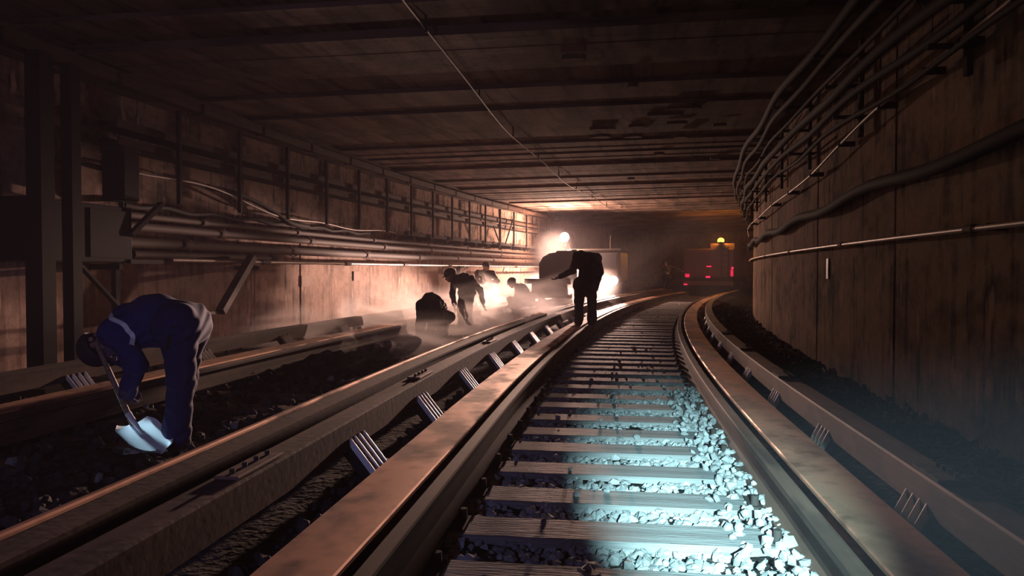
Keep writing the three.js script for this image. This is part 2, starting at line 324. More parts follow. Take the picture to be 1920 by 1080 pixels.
function plateGeo() { return (plateGeo.g ??= merge([box(0.26, 0.012, 0.18, 0, 0.004, 0), new THREE.CylinderGeometry(0.018, 0.02, 0.05, 6).translate(-0.1, 0.03, 0.05), new THREE.CylinderGeometry(0.018, 0.02, 0.05, 6).translate(0.1, 0.03, -0.05)])); }
{ // timbers of the dug-up track
  for (let i = 0, s = 1.5; s < 30; s += 0.62, i++) {
    const p = solo('timber_sleeper', rbox(rr(1.9, 2.4), 0.15, 0.22, 0.012, 0, -0.075, 0), M.timber, 'old brown timber sleeper half buried in the dug-up track', 'sleeper', 'timbers of the dug-up track');
    place(p, s, C2 - 0.15 + rr(-0.12, 0.12), -0.06 + rr(-0.025, 0.03), rr(-0.05, 0.05));
    p.rotation.z = rr(-0.012, 0.012);
  }
}
{ // ribbed insulators carrying the guide bars: four pale ribs leaning outwards
  const rib = (len) => rbox(0.014, 0.045, len, 0.005);
  function insulator(s, foot, top, y1, label, group) {
    const p = thing('insulator', label, 'insulator', group);
    place(p, s, foot, -0.045);
    const dx = top - foot, dy = y1 + 0.045, len = Math.hypot(dx, dy), body = new THREE.BoxGeometry(0.26, 0.05, len - 0.02).translate(0, -0.022, 0), rg = rib(len);
    const q = new THREE.Matrix4().lookAt(V(dx, dy, 0), V(0, 0, 0), V(-dy, dx, 0).multiplyScalar(Math.sign(dx) || 1)).setPosition(dx / 2, dy / 2, 0);
    part('body', body.clone().applyMatrix4(q), M.resin, p);
    for (const z of [-0.105, -0.035, 0.035, 0.105]) part('rib', rg.clone().translate(z, 0.012, 0).applyMatrix4(q), M.porcelain, p);
    part('foot_block', box(0.16, 0.05, 0.3, Math.sign(dx) * 0.03, 0, 0), M.iron, p);
  }
  for (let k = 0; k < 10; k++) insulator(3.27 + k * 1.38, 1.17, 1.28, 0.17, 'pale ribbed insulator under the guide bar nearest the right wall', 'insulators under the right guide bar');
  for (let k = 0; k < 11; k++) insulator(3.98 + k * 1.38, -1.27, -1.44, 0.17, 'pale ribbed insulator under the middle guide bar beside the tread beam', 'insulators under the middle guide bar');
  for (let k = 0; k < 9; k++) insulator(3.87 + k * 1.82, C2 - 1.22, C2 - 1.44, 0.21, 'pale ribbed insulator under the guide bar at the foot of the left wall', 'insulators under the left guide bar');
}
function stones(name, geos, mat, list, label) {
  // list of [s, off, y, size]
  const m = new THREE.InstancedMesh(geos, mat, list.length), q = new THREE.Quaternion(), e = new THREE.Euler();
  list.forEach(([s, o, y, k], i) => {
    q.setFromEuler(e.set(rnd() * 6.3, rnd() * 6.3, rnd() * 6.3));
    m.setMatrixAt(i, new THREE.Matrix4().compose(F(s, o, y), q, V(k * rr(0.7, 1.3), k * rr(0.6, 1.0), k * rr(0.7, 1.3))));
    const v = rr(0.62, 1.2); m.setColorAt(i, new THREE.Color(v, v * rr(0.97, 1.02), v));
  });
  m.name = numbered(name); shadows(m); scene.add(m);
  return tag(m, label, 'ballast', null, 'stuff');
}
{
  const g = new THREE.IcosahedronGeometry(1, 0), p = g.attributes.position, key = new Map();
  for (let i = 0; i < p.count; i++) {
    const v = V(p.getX(i), p.getY(i), p.getZ(i)), k = v.toArray().map((x) => x.toFixed(3)).join();
    if (!key.has(k)) key.set(k, rr(0.62, 1.25));
    v.multiplyScalar(key.get(k)); p.setXYZ(i, v.x, v.y, v.z);
  }
  g.computeVertexNormals();
  const near = [], dark = [];
  for (let i = 0; 0.2 + i * 0.49 < 25; i++) {
    const a = 0.2 + i * 0.49 + 0.125, b = a + 0.24, n = a < 7 ? 520 : a < 12 ? 160 : 60;
    for (let k = 0; k < n; k++) {
      const sz = lerp(0.012, 0.034, Math.pow(rnd(), 1.6)) * (a > 7 ? 1.25 : 1);
      near.push([rr(a - 0.02, b + 0.02), rr(-0.68, 0.70), rr(-0.055, -0.022), sz]);
    }
    if (a < 7) for (let k = 0; k < 40; k++) near.push([rr(a - 0.15, b + 0.12), lerp(0.70, 0.45, Math.pow(rnd(), 2)), rr(-0.01, 0.03), rr(0.014, 0.03)]);
    if (a < 9) for (let k = 0; k < 3; k++) near.push([rr(a - 0.2, b), rr(-0.65, 0.65), rr(0.004, 0.012), rr(0.008, 0.02)]);
  }
  stones('ballast_stones', g, M.stone, near, 'grey crushed stone ballast between the sleepers of the middle track');
  for (let k = 0; k < 9000; k++) { const s = 1 + Math.pow(rnd(), 1.4) * 24; const z = rnd(); const o = z < 0.55 ? rr(-4.25, -1.9) : z < 0.68 ? rr(-1.42, -1.1) : z < 0.78 ? rr(1.06, 1.26) : z < 0.95 ? rr(1.45, 2.35) : rr(-5.6, -4.5); dark.push([s, o, rr(-0.08, -0.01), rr(0.015, 0.045)]); }
  stones('dark_rubble', g, M.darkStone, dark, 'dark rubble strewn between and beside the tracks');  // rubble coloured darker than the ballast between the sleepers
  const lumps = [];
  for (let k = 0; k < 45; k++) lumps.push([rr(2.6, 9), rr(-4.1, -1.95), rr(-0.05, -0.01), rr(0.02, 0.045)]);
  stones('stone_lumps', g, M.stone, lumps, 'larger grey stones lying loose in the dug-up track');
}

// ------------------------------------------------------------------ pipes, trays and cables of the left wall
const y = (d) => EYE + d;
function clips(parent, s0, s1, step, off, yy, w, h, d, mat = M.iron) { for (let s = s0; s < s1; s += step) place(part('clip', box(w, h, d), mat, parent), s, off, yy); }
{
  const c = thing('conduit', 'pale steel conduit running level along the left wall', 'conduit');
  part('pipe', line(8.6, END, 24, WL + 0.3, y(0.13), 0.028), M.pipe, c);
  for (const s of [10.7, 13.6, 16.5, 19.4, 22.3, 25.2]) part('coupling', line(s, s + 0.22, 2, WL + 0.3, y(0.13), 0.042), M.rustPipe, c);
  clips(c, 9, END, 1.6, WL + 0.15, y(0.13), 0.32, 0.05, 0.05);
  const lp = thing('drain_pipe', 'thick rusty pipe stub below the pale conduit on the left wall', 'pipe');
  part('pipe', line(8.0, 11.1, 6, WL + 0.22, y(0.19), 0.05), M.rustPipe, lp); part('cap', line(11.1, 11.25, 2, WL + 0.22, y(0.19), 0.06), M.iron, lp);
  for (const [d, r, off, a, name, label] of [[0.33, 0.07, 0.2, 7.85, 'water_pipe', 'thick brown pipe just above the pale conduit on the left wall'], [0.52, 0.055, 0.26, 7.85, 'water_pipe', 'brown pipe second above the pale conduit on the left wall'], [0.66, 0.04, 0.18, 7.85, 'water_pipe', 'slim brown pipe third above the pale conduit on the left wall']]) {
    const p = thing(name, label, 'pipe');
    part('pipe', line(a, END, 28, WL + off, y(d), r, 10), M.rustPipe, p);
    for (let s = a + rr(1, 2); s < END; s += rr(2.6, 3.4)) part('flange', line(s, s + 0.08, 1, WL + off, y(d), r * 1.35, 10), M.rustPipe, p);
    clips(p, a + 0.6, END, 2.1, WL + off / 2, y(d), off, 0.04, 0.05);
  }
  const du = thing('cable_duct', 'shallow steel cable duct catching lamplight high on the left wall', 'cable duct');
  part('channel', sweep([[WL + 0.05, y(0.86)], [WL + 0.05, y(0.90)], [WL + 0.36, y(0.90)], [WL + 0.36, y(0.86)]], 16.4, END, 0.5), M.pipe, du);
  part('lip', sweep([[WL + 0.36, y(0.83)], [WL + 0.36, y(0.92)], [WL + 0.375, y(0.92)], [WL + 0.375, y(0.83)]], 16.4, END, 0.5), M.iron, du);
  for (let s = 17; s < END; s += 1.1) place(part('bracket', box(0.34, 0.1, 0.04, 0, 0, 0), M.iron, du), s, WL + 0.18, y(0.80));
  for (let s = 16.8; s < END; s += 0.8) place(part('clamp', box(0.05, 0.05, 0.06), M.iron, du), s, WL + 0.3, y(0.92));
  const wob = (s) => y(0.86 + 0.34 * smooth(12.5, 8.5, s) + 0.03 * Math.sin(s * 2.1));
  solo('slack_cable', line(7.95, 16.3, 26, WL + 0.2, wob, 0.016), M.paleCable, 'pale slack cable hung along the left wall above the pipes', 'cable');
  solo('slack_cable', tube([F(9.6, WL + 0.14, y(1.18)), F(10.4, WL + 0.16, y(1.14)), F(11.2, WL + 0.18, y(0.98)), F(11.7, WL + 0.2, y(0.82)), F(12.4, WL + 0.2, y(0.78))], 0.04, 30), M.cable, 'thick dark cable dropping in a bend down the left wall', 'cable');
  solo('slack_cable', line(7.95, 15, 30, WL + 0.16, (s) => y(0.78 + 0.02 * Math.sin(s * 6)), 0.03), M.cable, 'dark ragged cable sagging under the pale slack cable', 'cable');
  for (const [d, off, label] of [[1.62, 0.34, 'upper of two cable trays hung below the ceiling on the left wall'], [1.42, 0.36, 'lower of two cable trays hung below the ceiling on the left wall']]) {
    const t = thing('cable_tray', label, 'cable tray');
    part('rail', sweep([[WL + off, y(d)], [WL + off, y(d + 0.09)], [WL + off + 0.02, y(d + 0.09)], [WL + off + 0.02, y(d)]], 7.6, END, 0.5), M.trayIron, t);
    part('bed', sweep([[WL + 0.04, y(d)], [WL + 0.04, y(d + 0.012)], [WL + off, y(d + 0.012)], [WL + off, y(d)]], 7.6, END, 0.5), M.iron, t);
    part('cable_run', line(7.6, END, 26, WL + 0.15, y(d + 0.05), 0.04), M.cable, t);
    part('cable_run', line(7.6, END, 26, WL + 0.25, y(d + 0.045), 0.03), M.cable, t);
  }
  const hangers = [];
  for (let s = 8.6; s < END; s += 1.35) {
    const h = solo('tray_hanger', box(0.05, 1.18, 0.05, 0, 0, 0), M.iron, 'upright iron hanger carrying the two cable trays', 'hanger', 'tray hangers on the left wall');
    place(h, s, WL + 0.42, y(1.43));
  }
  const v = thing('hanger_frame', 'pointed iron frame hanging below the cable trays near the floodlight', 'hanger');
  part('strut', bar(F(22.6, WL + 0.5, y(1.4)), F(23.2, WL + 0.5, y(0.86)), 0.035, 0.035), M.iron, v);
  part('strut', bar(F(24.5, WL + 0.5, y(1.75)), F(23.7, WL + 0.5, y(0.86)), 0.035, 0.035), M.iron, v);
  part('foot', bar(F(23.2, WL + 0.5, y(0.86)), F(23.7, WL + 0.5, y(0.86)), 0.04, 0.04), M.iron, v);
  const top = thing('trunking', 'long steel trunking under the ceiling edge of the left wall', 'trunking');
  part('casing', sweep([[WL + 0.36, CEIL - 0.24], [WL + 0.36, CEIL - 0.12], [WL + 0.5, CEIL - 0.12], [WL + 0.5, CEIL - 0.24]], 2, END, 0.5), M.trayIron, top);
  for (let s = 3; s < END; s += 1.5) place(part('strap', box(0.16, 0.14, 0.04), M.iron, top), s, WL + 0.43, CEIL - 0.18);
  // trapezoid hanger frame and the dark gear beyond the blue worker
  const f = thing('bracket_frame', 'open iron frame with slanted ends hanging from the left wall pipes', 'frame');
  const o = WL + 0.39, q = (s, d) => F(s, o, y(d));
  part('slanted_end', bar(q(10.3, 0.2), q(9.5, -0.58), 0.12, 0.1), M.rustPipe, f);
  part('slanted_end', bar(q(7.0, 0.05), q(7.75, -0.58), 0.06, 0.03), M.iron, f);
  part('bottom_bar', bar(q(7.75, -0.58), q(9.5, -0.58), 0.06, 0.04), M.rustPipe, f);
  for (const s of [7.6, 10.5]) part('wall_arm', bar(F(s, o, y(0.04)), F(s, WL, y(0.04)), 0.06, 0.06), M.iron, f);
  for (const [s, off, w, h, lab] of [[6.7, 0.56, 0.12, CEIL - 0.25, 'dark iron post on the left wall nearest the blue-clad worker'], [6.3, 0.58, 0.16, CEIL - 0.25, 'thick dark iron post farther from the blue-clad worker']]) {
    const p = thing('iron_post', lab, 'post');
    part('shaft', sweep([[WL + off - w / 2, -0.1], [WL + off - w / 2, h], [WL + off + w / 2, h], [WL + off + w / 2, -0.1]], s - w / 2, s + w / 2, w), M.black, p);
    part('base_plate', sweep([[WL + off - w, -0.1], [WL + off - w, 0.0], [WL + off + w, 0.0], [WL + off + w, -0.1]], s - w, s + w, w), M.iron, p);
  }
  const bx = thing('signal_box', 'black upright equipment box fixed high on the left wall', 'box');
  part('case', rbox(0.28, 0.58, 0.3, 0.03), M.black, bx); part('lid', rbox(0.3, 0.05, 0.32, 0.012, 0, 0.3, 0), M.iron, bx); part('conduit_stub', new THREE.CylinderGeometry(0.03, 0.03, 0.5, 10).translate(0, -0.5, 0), M.iron, bx);
  part('wall_bracket', box(0.24, 0.06, 0.1, -0.14, 0.1, 0), M.iron, bx);
  place(bx, 7.75, WL + 0.28, y(1.08));
  const cb = thing('equipment_cabinet', 'dark equipment cabinet standing behind the iron posts', 'cabinet');
  part('case', rbox(0.42, 0.62, 1.5, 0.02, 0, 0, 0), M.black, cb); part('door', rbox(0.02, 0.52, 0.6, 0.006, 0.212, 0, 0.36), M.black, cb); part('door', rbox(0.02, 0.52, 0.6, 0.006, 0.212, 0, -0.36), M.black, cb);
  part('support_leg', bar(V(0.1, -0.3, 0.6), V(0.1, -1.45, 0.6), 0.06, 0.06), M.black, cb); part('support_leg', bar(V(0.1, -0.3, -0.6), V(0.1, -1.45, -0.6), 0.06, 0.06), M.black, cb);
  part('brace', bar(V(0.22, 0.0, -0.7), V(0.27, 0.4, -1.2), 0.07, 0.05), M.iron, cb); part('brace', bar(V(0.2, -0.3, -0.7), V(0.2, -0.3, -1.3), 0.05, 0.05), M.iron, cb);
  place(cb, 7.0, WL + 0.24, y(0.4));
  for (const [s, d] of [[12.6, -0.2], [14.7, -0.12]]) { const n = solo('notice_plate', rbox(0.008, 0.2, 0.3, 0.003), M.plate, 'small pale blank plate fixed to the left wall', 'sign', 'plates on the left wall'); place(n, s, WL + 0.012, y(d)); }
  const post = thing('wall_post', 'short upright post on the left wall behind the stooping workers', 'post');
  part('shaft', box(0.12, 1.25, 0.12, 0, -0.62, 0), M.rustPipe, post); part('head', box(0.2, 0.06, 0.34, 0, 0.02, 0), M.iron, post);
  place(post, 20.2, WL + 0.3, y(0.08));
}

// ------------------------------------------------------------------ right wall and ceiling runs
{
  const pts = [[2.4, 1.85], [3.6, 1.62], [4.6, 1.55], [5.3, 1.5], [5.9, 1.46], [6.9, 1.42], [8.2, 1.3], [9.6, 1.16], [11.2, 1.1], [13, 1.08], [15.5, 1.03], [18, 1.06], [21, 1.08], [25, 1.05]];
  const c = thing('wall_cable', 'pale cable looping from clip to clip along the right wall', 'cable');
  part('cord', tube(pts.map(([s, d]) => F(s, WR - 0.16, y(d))), 0.014, 120), M.paleCable, c);
  for (const [s, d] of pts) place(part('clip', box(0.16, 0.05, 0.04), M.iron, c), s, WR - 0.1, y(d));
  const p = thing('conduit', 'slim steel conduit along the right wall below the pale cable', 'conduit');
  part('pipe', line(1.5, 30, 34, WR - 0.1, y(0.27), 0.022), M.pipe, p);
  for (const s of [5.2, 8.3, 11.4, 14.5]) part('coupling', line(s, s + 0.12, 2, WR - 0.1, y(0.27), 0.031), M.rustPipe, p);
  clips(p, 2, 28, 1.5, WR - 0.05, y(0.27), 0.12, 0.05, 0.04);
  solo('cable_bundle', line(1.5, 28, 46, WR - 0.12, (s) => y(0.78 - 0.14 * smooth(4, 14, s) + 0.03 * Math.sin(s * 1.9)), 0.055), M.cable, 'thick dark cable bundle on the right wall between cable and conduit', 'cable');
  [[1.45, 0.2], [1.6, 0.26], [1.75, 0.3], [1.9, 0.34], [2.05, 0.42], [2.18, 0.5]].forEach(([d, o], i) => {
    const k = solo('ceiling_cable', line(1.2, 30, 46, (s) => WR - o + 0.02 * Math.sin(s * 1.3 + i), (s) => y(d + 0.02 * Math.sin(s * 1.7 + i * 2)), 0.022 + 0.012 * (i % 3)), M.cable, ['lowest', 'second lowest', 'third lowest', 'third highest', 'second highest', 'highest'][i] + ' of the six dark cables high on the right wall', 'cable');
  });
  for (let s = 3; s < 27; s += 2.4) { const r = solo('cable_rack', merge([box(0.04, 1.0, 0.06, 0.2, 0, 0), box(0.5, 0.03, 0.05, 0, 0.3, 0), box(0.4, 0.03, 0.05, 0.06, 0, 0), box(0.32, 0.03, 0.05, 0.1, -0.3, 0)]), M.iron, 'stepped iron rack holding the dark cables on the right wall', 'rack', 'cable racks on the right wall'); place(r, s, WR - 0.27, y(1.8)); }
  const w = thing('hanging_wire', 'long wire hung just under the middle of the ceiling', 'wire');
  part('wire', line(3, 27, 40, (s) => lerp(-1.6, -2.35, (s - 3) / 24) + 0.03 * Math.sin(s * 0.9), (s) => CEIL - 0.14 - 0.03 * Math.sin(s * 0.8), 0.010), M.wire, w);
  for (let s = 4; s < 27; s += 2.6) place(part('hook', box(0.02, 0.16, 0.02), M.iron, w), s, lerp(-1.6, -2.35, (s - 3) / 24), CEIL - 0.07);
  const wp = solo('paint_mark', rbox(0.004, 0.24, 0.1, 0.001), M.reflective, 'small white paint dab on the right wall below the conduit', 'mark'); place(wp, 9.4, WR - 0.012, y(0.02));
}

// ------------------------------------------------------------------ lamps out of view: a hand torch and an added bluish fill
{
  const t = thing('hand_torch', 'small cool white hand torch held beside the viewer', 'torch');
  const at = V(0.42, 1.22, 0.35), to = V(0.46, 0, -3.57), d = to.clone().sub(at).normalize();
  part('barrel', rod(at.clone().addScaledVector(d, -0.16), at, 0.016, 0.02), M.iron, t);
  part('head', rod(at, at.clone().addScaledVector(d, 0.04), 0.02, 0.03), M.iron, t);
  part('lens', new THREE.SphereGeometry(0.024, 12, 8).translate(at.x + d.x * 0.04, at.y + d.y * 0.04, at.z + d.z * 0.04), glow(LAMP.torch.color, 3), t);
  spot(t, LAMP.torch, at.clone().addScaledVector(d, 0.075), to, 0.17, 1, 1);
  const h = thing('added_fill_lamp', 'small bluish fill lamp added unseen behind the viewer', 'lamp');  // unseen fill added to put cool light on the shoveller
  part('case', rbox(0.18, 0.12, 0.06, 0.01, -1.5, 1.55, 1.03), M.iron, h); part('stand', rod(V(-1.5, 0, 1.05), V(-1.5, 1.5, 1.04), 0.015), M.iron, h);
  part('foot', box(0.3, 0.03, 0.3, -1.5, -0.02, 1.05), M.iron, h);
  part('lens', rbox(0.14, 0.08, 0.012, 0.004, -1.5, 1.55, 0.994), glow(LAMP.helper.color, 3), h);
  spot(h, LAMP.helper, V(-1.5, 1.55, 0.97), V(-2.6, 0.5, -4.5), 0.75, 0.9, 3);
}

// ------------------------------------------------------------------ rail vehicles
const wheel = (r, w) => merge([new THREE.CylinderGeometry(r, r, w, 24).rotateZ(Math.PI / 2), new THREE.CylinderGeometry(r * 1.12, r * 1.12, 0.03, 24).rotateZ(Math.PI / 2).translate(w / 2, 0, 0), new THREE.CylinderGeometry(r * 0.4, r * 0.4, w + 0.06, 12).rotateZ(Math.PI / 2)]);
{ // works railcar on the left track, lamps towards the viewer (local +z)
  const r = thing('works_railcar', 'works railcar with glaring headlamps and roof floodlight in the haze', 'railcar');
  place(r, 26.2, C2, 0);
  part('frame', rbox(2.2, 0.22, 4.2, 0.03, 0, 0.55, -2.1), M.iron, r);
  const cab = part('cab', rbox(1.9, 1.15, 1.5, 0.12, 0, 1.22, -1.0), M.yellow, r);
  part('windscreen', rbox(0.78, 0.5, 0.03, 0.01, -0.43, 1.45, -0.245), M.glass, cab); part('windscreen', rbox(0.78, 0.5, 0.03, 0.01, 0.43, 1.45, -0.245), M.glass, cab);
  part('roof', rbox(2.0, 0.08, 1.6, 0.03, 0, 1.83, -1.0), M.iron, r);
  part('deck_rail', merge([box(0.05, 0.7, 0.05, -1, 1.0, -4.1), box(0.05, 0.7, 0.05, 1, 1.0, -4.1), box(2.0, 0.05, 0.05, 0, 1.35, -4.1), box(0.05, 0.05, 2.3, -1, 1.35, -3.0), box(0.05, 0.05, 2.3, 1, 1.35, -3.0)]), M.iron, r);
  part('buffer_beam', rbox(2.1, 0.26, 0.1, 0.02, 0, 0.5, 0.0), M.iron, r);
  for (const x of [-0.75, 0.75]) for (const z of [-0.9, -3.4]) part('wheel', wheel(0.3, 0.14), M.iron, r).position.set(x, 0.42, z);
  for (const x of [-0.78, 0.78]) {
    const hl = part('headlamp', new THREE.CylinderGeometry(0.18, 0.14, 0.16, 24).rotateX(Math.PI / 2).translate(x, 0.74, 0.0), M.chrome, r);
    part('lens', new THREE.SphereGeometry(0.16, 20, 10).scale(1, 1, 0.35).translate(x, 0.74, 0.08), glow(LAMP.head.color.map((c, i) => [1, 0.9, 0.75][i]), 12), hl);
    spot(r, { ...LAMP.head, power: LAMP.head.power * (x < 0 ? 1 : 0.52) }, V(x, 0.74, 0.15), x < 0 ? V(x - 0.8, 0.15, 10) : V(x + 0.9, 0.38, 10), x < 0 ? 0.175 : 0.2, 1, 6);
  }
  const fl = part('floodlight', merge([rod(V(-0.9, 1.8, -0.4), V(-1.0, 2.12, -0.38), 0.025), new THREE.CylinderGeometry(0.19, 0.12, 0.18, 20).rotateX(Math.PI / 2).translate(-1.05, 2.3, -0.2), box(0.04, 0.3, 0.04, -1.05, 2.14, -0.24)]), M.iron, r);
  part('lens', new THREE.SphereGeometry(0.17, 20, 12).scale(1, 1, 0.4).translate(-1.05, 2.3, -0.09), glow([1, 0.9, 0.7], 12), fl);
  spot(r, LAMP.flood, V(-1.05, 2.3, 0.1), V(0.7, 0.9, 10), 0.22, 1, 5);
  point(r, LAMP.flood, -1.05, 2.3, 0.06, 5, 0.07);
  const b = part('aerial', rod(V(0.55, 1.85, -0.5), V(0.55, 2.35, -0.5), 0.03, 0.02), M.iron, r);
}
{ // low works trolley with a rounded engine hood, dark against the lamps
  const c = thing('works_trolley', 'dark works trolley with rounded hood standing behind the crew', 'trolley');
  place(c, 20.4, C2 + 0.35, 0);
  part('deck', rbox(1.5, 0.14, 1.6, 0.02, -0.19, 0.80, -0.5), M.cart, c);
  const sh = new THREE.Shape([[-0.62, 0.86], [-0.62, 1.28], [-0.52, 1.45], [-0.34, 1.55], [-0.14, 1.58], [-0.12, 1.62], [0.40, 1.62], [0.42, 0.86]].map(([a, b]) => new THREE.Vector2(a, b)));
  const hood = part('hood', new THREE.ExtrudeGeometry(sh, { depth: 1.1, bevelEnabled: true, bevelSize: 0.025, bevelThickness: 0.025, bevelSegments: 2 }).translate(0.05, 0, -1.1), M.cart, c);
  part('filler_cap', new THREE.CylinderGeometry(0.07, 0.08, 0.06, 14).translate(0.3, 1.66, -0.5), M.chrome, hood);
  part('skirt', rbox(1.25, 0.42, 1.3, 0.02, -0.15, 0.54, -0.5), M.cart, c);
  part('tow_bar', bar(V(0, 0.5, 0.1), V(0, 0.4, 0.7), 0.06, 0.06), M.iron, c);
  for (const x of [-0.8, 0.5]) for (const z of [0.05, -1.05]) part('wheel', wheel(0.2, 0.1), M.iron, c).position.set(x, 0.3, z);
}
{ // far truck on the middle track, rear lamps lit
  const r = thing('service_truck', 'service truck with red rear lamps and amber beacon far down the line', 'truck');
  place(r, 35.5, -0.35, 0);
  part('chassis', rbox(2.2, 0.2, 4.4, 0.02, 0, 0.62, -2.2), M.iron, r);
  const body = part('box_body', rbox(2.3, 1.35, 3.0, 0.05, 0, 1.42, -1.6), M.truck, r);
  for (const x of [-0.58, 0.58]) { const d = part('rear_door', rbox(1.08, 1.2, 0.04, 0.01, x, 1.42, -0.08), M.truckRed, body); d.userData.label = 'dark red rear door'; }
  part('bumper', rbox(2.3, 0.2, 0.14, 0.03, 0, 0.5, 0.02), M.truckRed, r);
  part('ladder', merge([box(0.04, 1.4, 0.04, 0.9, 1.5, 0.02), box(0.04, 1.4, 0.04, 0.6, 1.5, 0.02), ...[0, 1, 2, 3, 4].map((k) => box(0.3, 0.03, 0.03, 0.75, 0.95 + k * 0.28, 0.02))]), M.iron, r);
  part('rear_light_bar', rbox(1.9, 0.05, 0.06, 0.01, 0, 0.72, 0.0), M.iron, r);
  for (const [x, yy, w, h] of [[-0.92, 0.86, 0.2, 0.16], [0.02, 0.8, 0.2, 0.08], [0.06, 1.28, 0.22, 0.05], [1.08, 0.98, 0.12, 0.3], [1.1, 1.2, 0.09, 0.1], [-1.0, 0.45, 0.16, 0.06]]) {
    const k = part('tail_lamp', rbox(w, h, 0.05, 0.01, x, yy, 0.1), glow(LAMP.tail.color, w * h > 0.03 ? 0.9 : 1.6), r); k.userData.label = 'glowing red lamp';
    point(r, LAMP.tail, x, yy, 0.2, 3, w * h * 30);
  }
  part('headboard', rbox(1.1, 0.3, 0.1, 0.02, 0.6, 2.18, -0.3), M.truck, r);
  const bc = part('beacon', merge([new THREE.CylinderGeometry(0.12, 0.14, 0.08, 16).translate(0.55, 2.36, -0.1)]), M.iron, r); bc.userData.label = 'amber beacon on its base';
  part('lens', new THREE.SphereGeometry(0.14, 16, 10).scale(1.1, 0.9, 1).translate(0.55, 2.46, -0.1), glow([1, 0.42, 0.05], 6), bc);
  point(r, LAMP.beacon, 0.55, 2.46, -0.1, 5);
  for (const x of [-0.75, 0.75]) for (const z of [-0.7, -3.4]) part('wheel', wheel(0.34, 0.2), M.black, r).position.set(x, 0.45, z);
}

// ------------------------------------------------------------------ people: one skin each, from tapered bones joined smoothly
function capsule(p, b) {
  const ax = b.a.x, ay = b.a.y, az = b.a.z, bx = b.d.x, by = b.d.y, bz = b.d.z;
  const t = clamp(((p.x - ax) * bx + (p.y - ay) * by + (p.z - az) * bz) / b.l2, 0, 1), qx = p.x - ax - bx * t, qy = p.y - ay - by * t, qz = p.z - az - bz * t;
  return Math.sqrt(qx * qx + qy * qy + qz * qz) - (b.r0 + (b.r1 - b.r0) * t);
}
const bone = (a, b, r0, r1, col) => { const d = b.clone().sub(a); return { a, d, l2: Math.max(1e-9, d.lengthSq()), r0, r1, col }; };
function field(bones, k, fold = 0) {
  return (p) => { let s = 0, m = 1e9; for (const b of bones) { const d = capsule(p, b); b.v = d; if (d < m) m = d; } for (const b of bones) s += Math.exp(-(b.v - m) / k); return m - k * Math.log(s) * 0.6 + (fold ? fold * Math.sin(p.x * 31 + 2.5 * Math.sin(p.y * 19 + p.z * 9)) * Math.sin(p.y * 27 + p.z * 21 + 2 * Math.sin(p.x * 13)) : 0); };
}
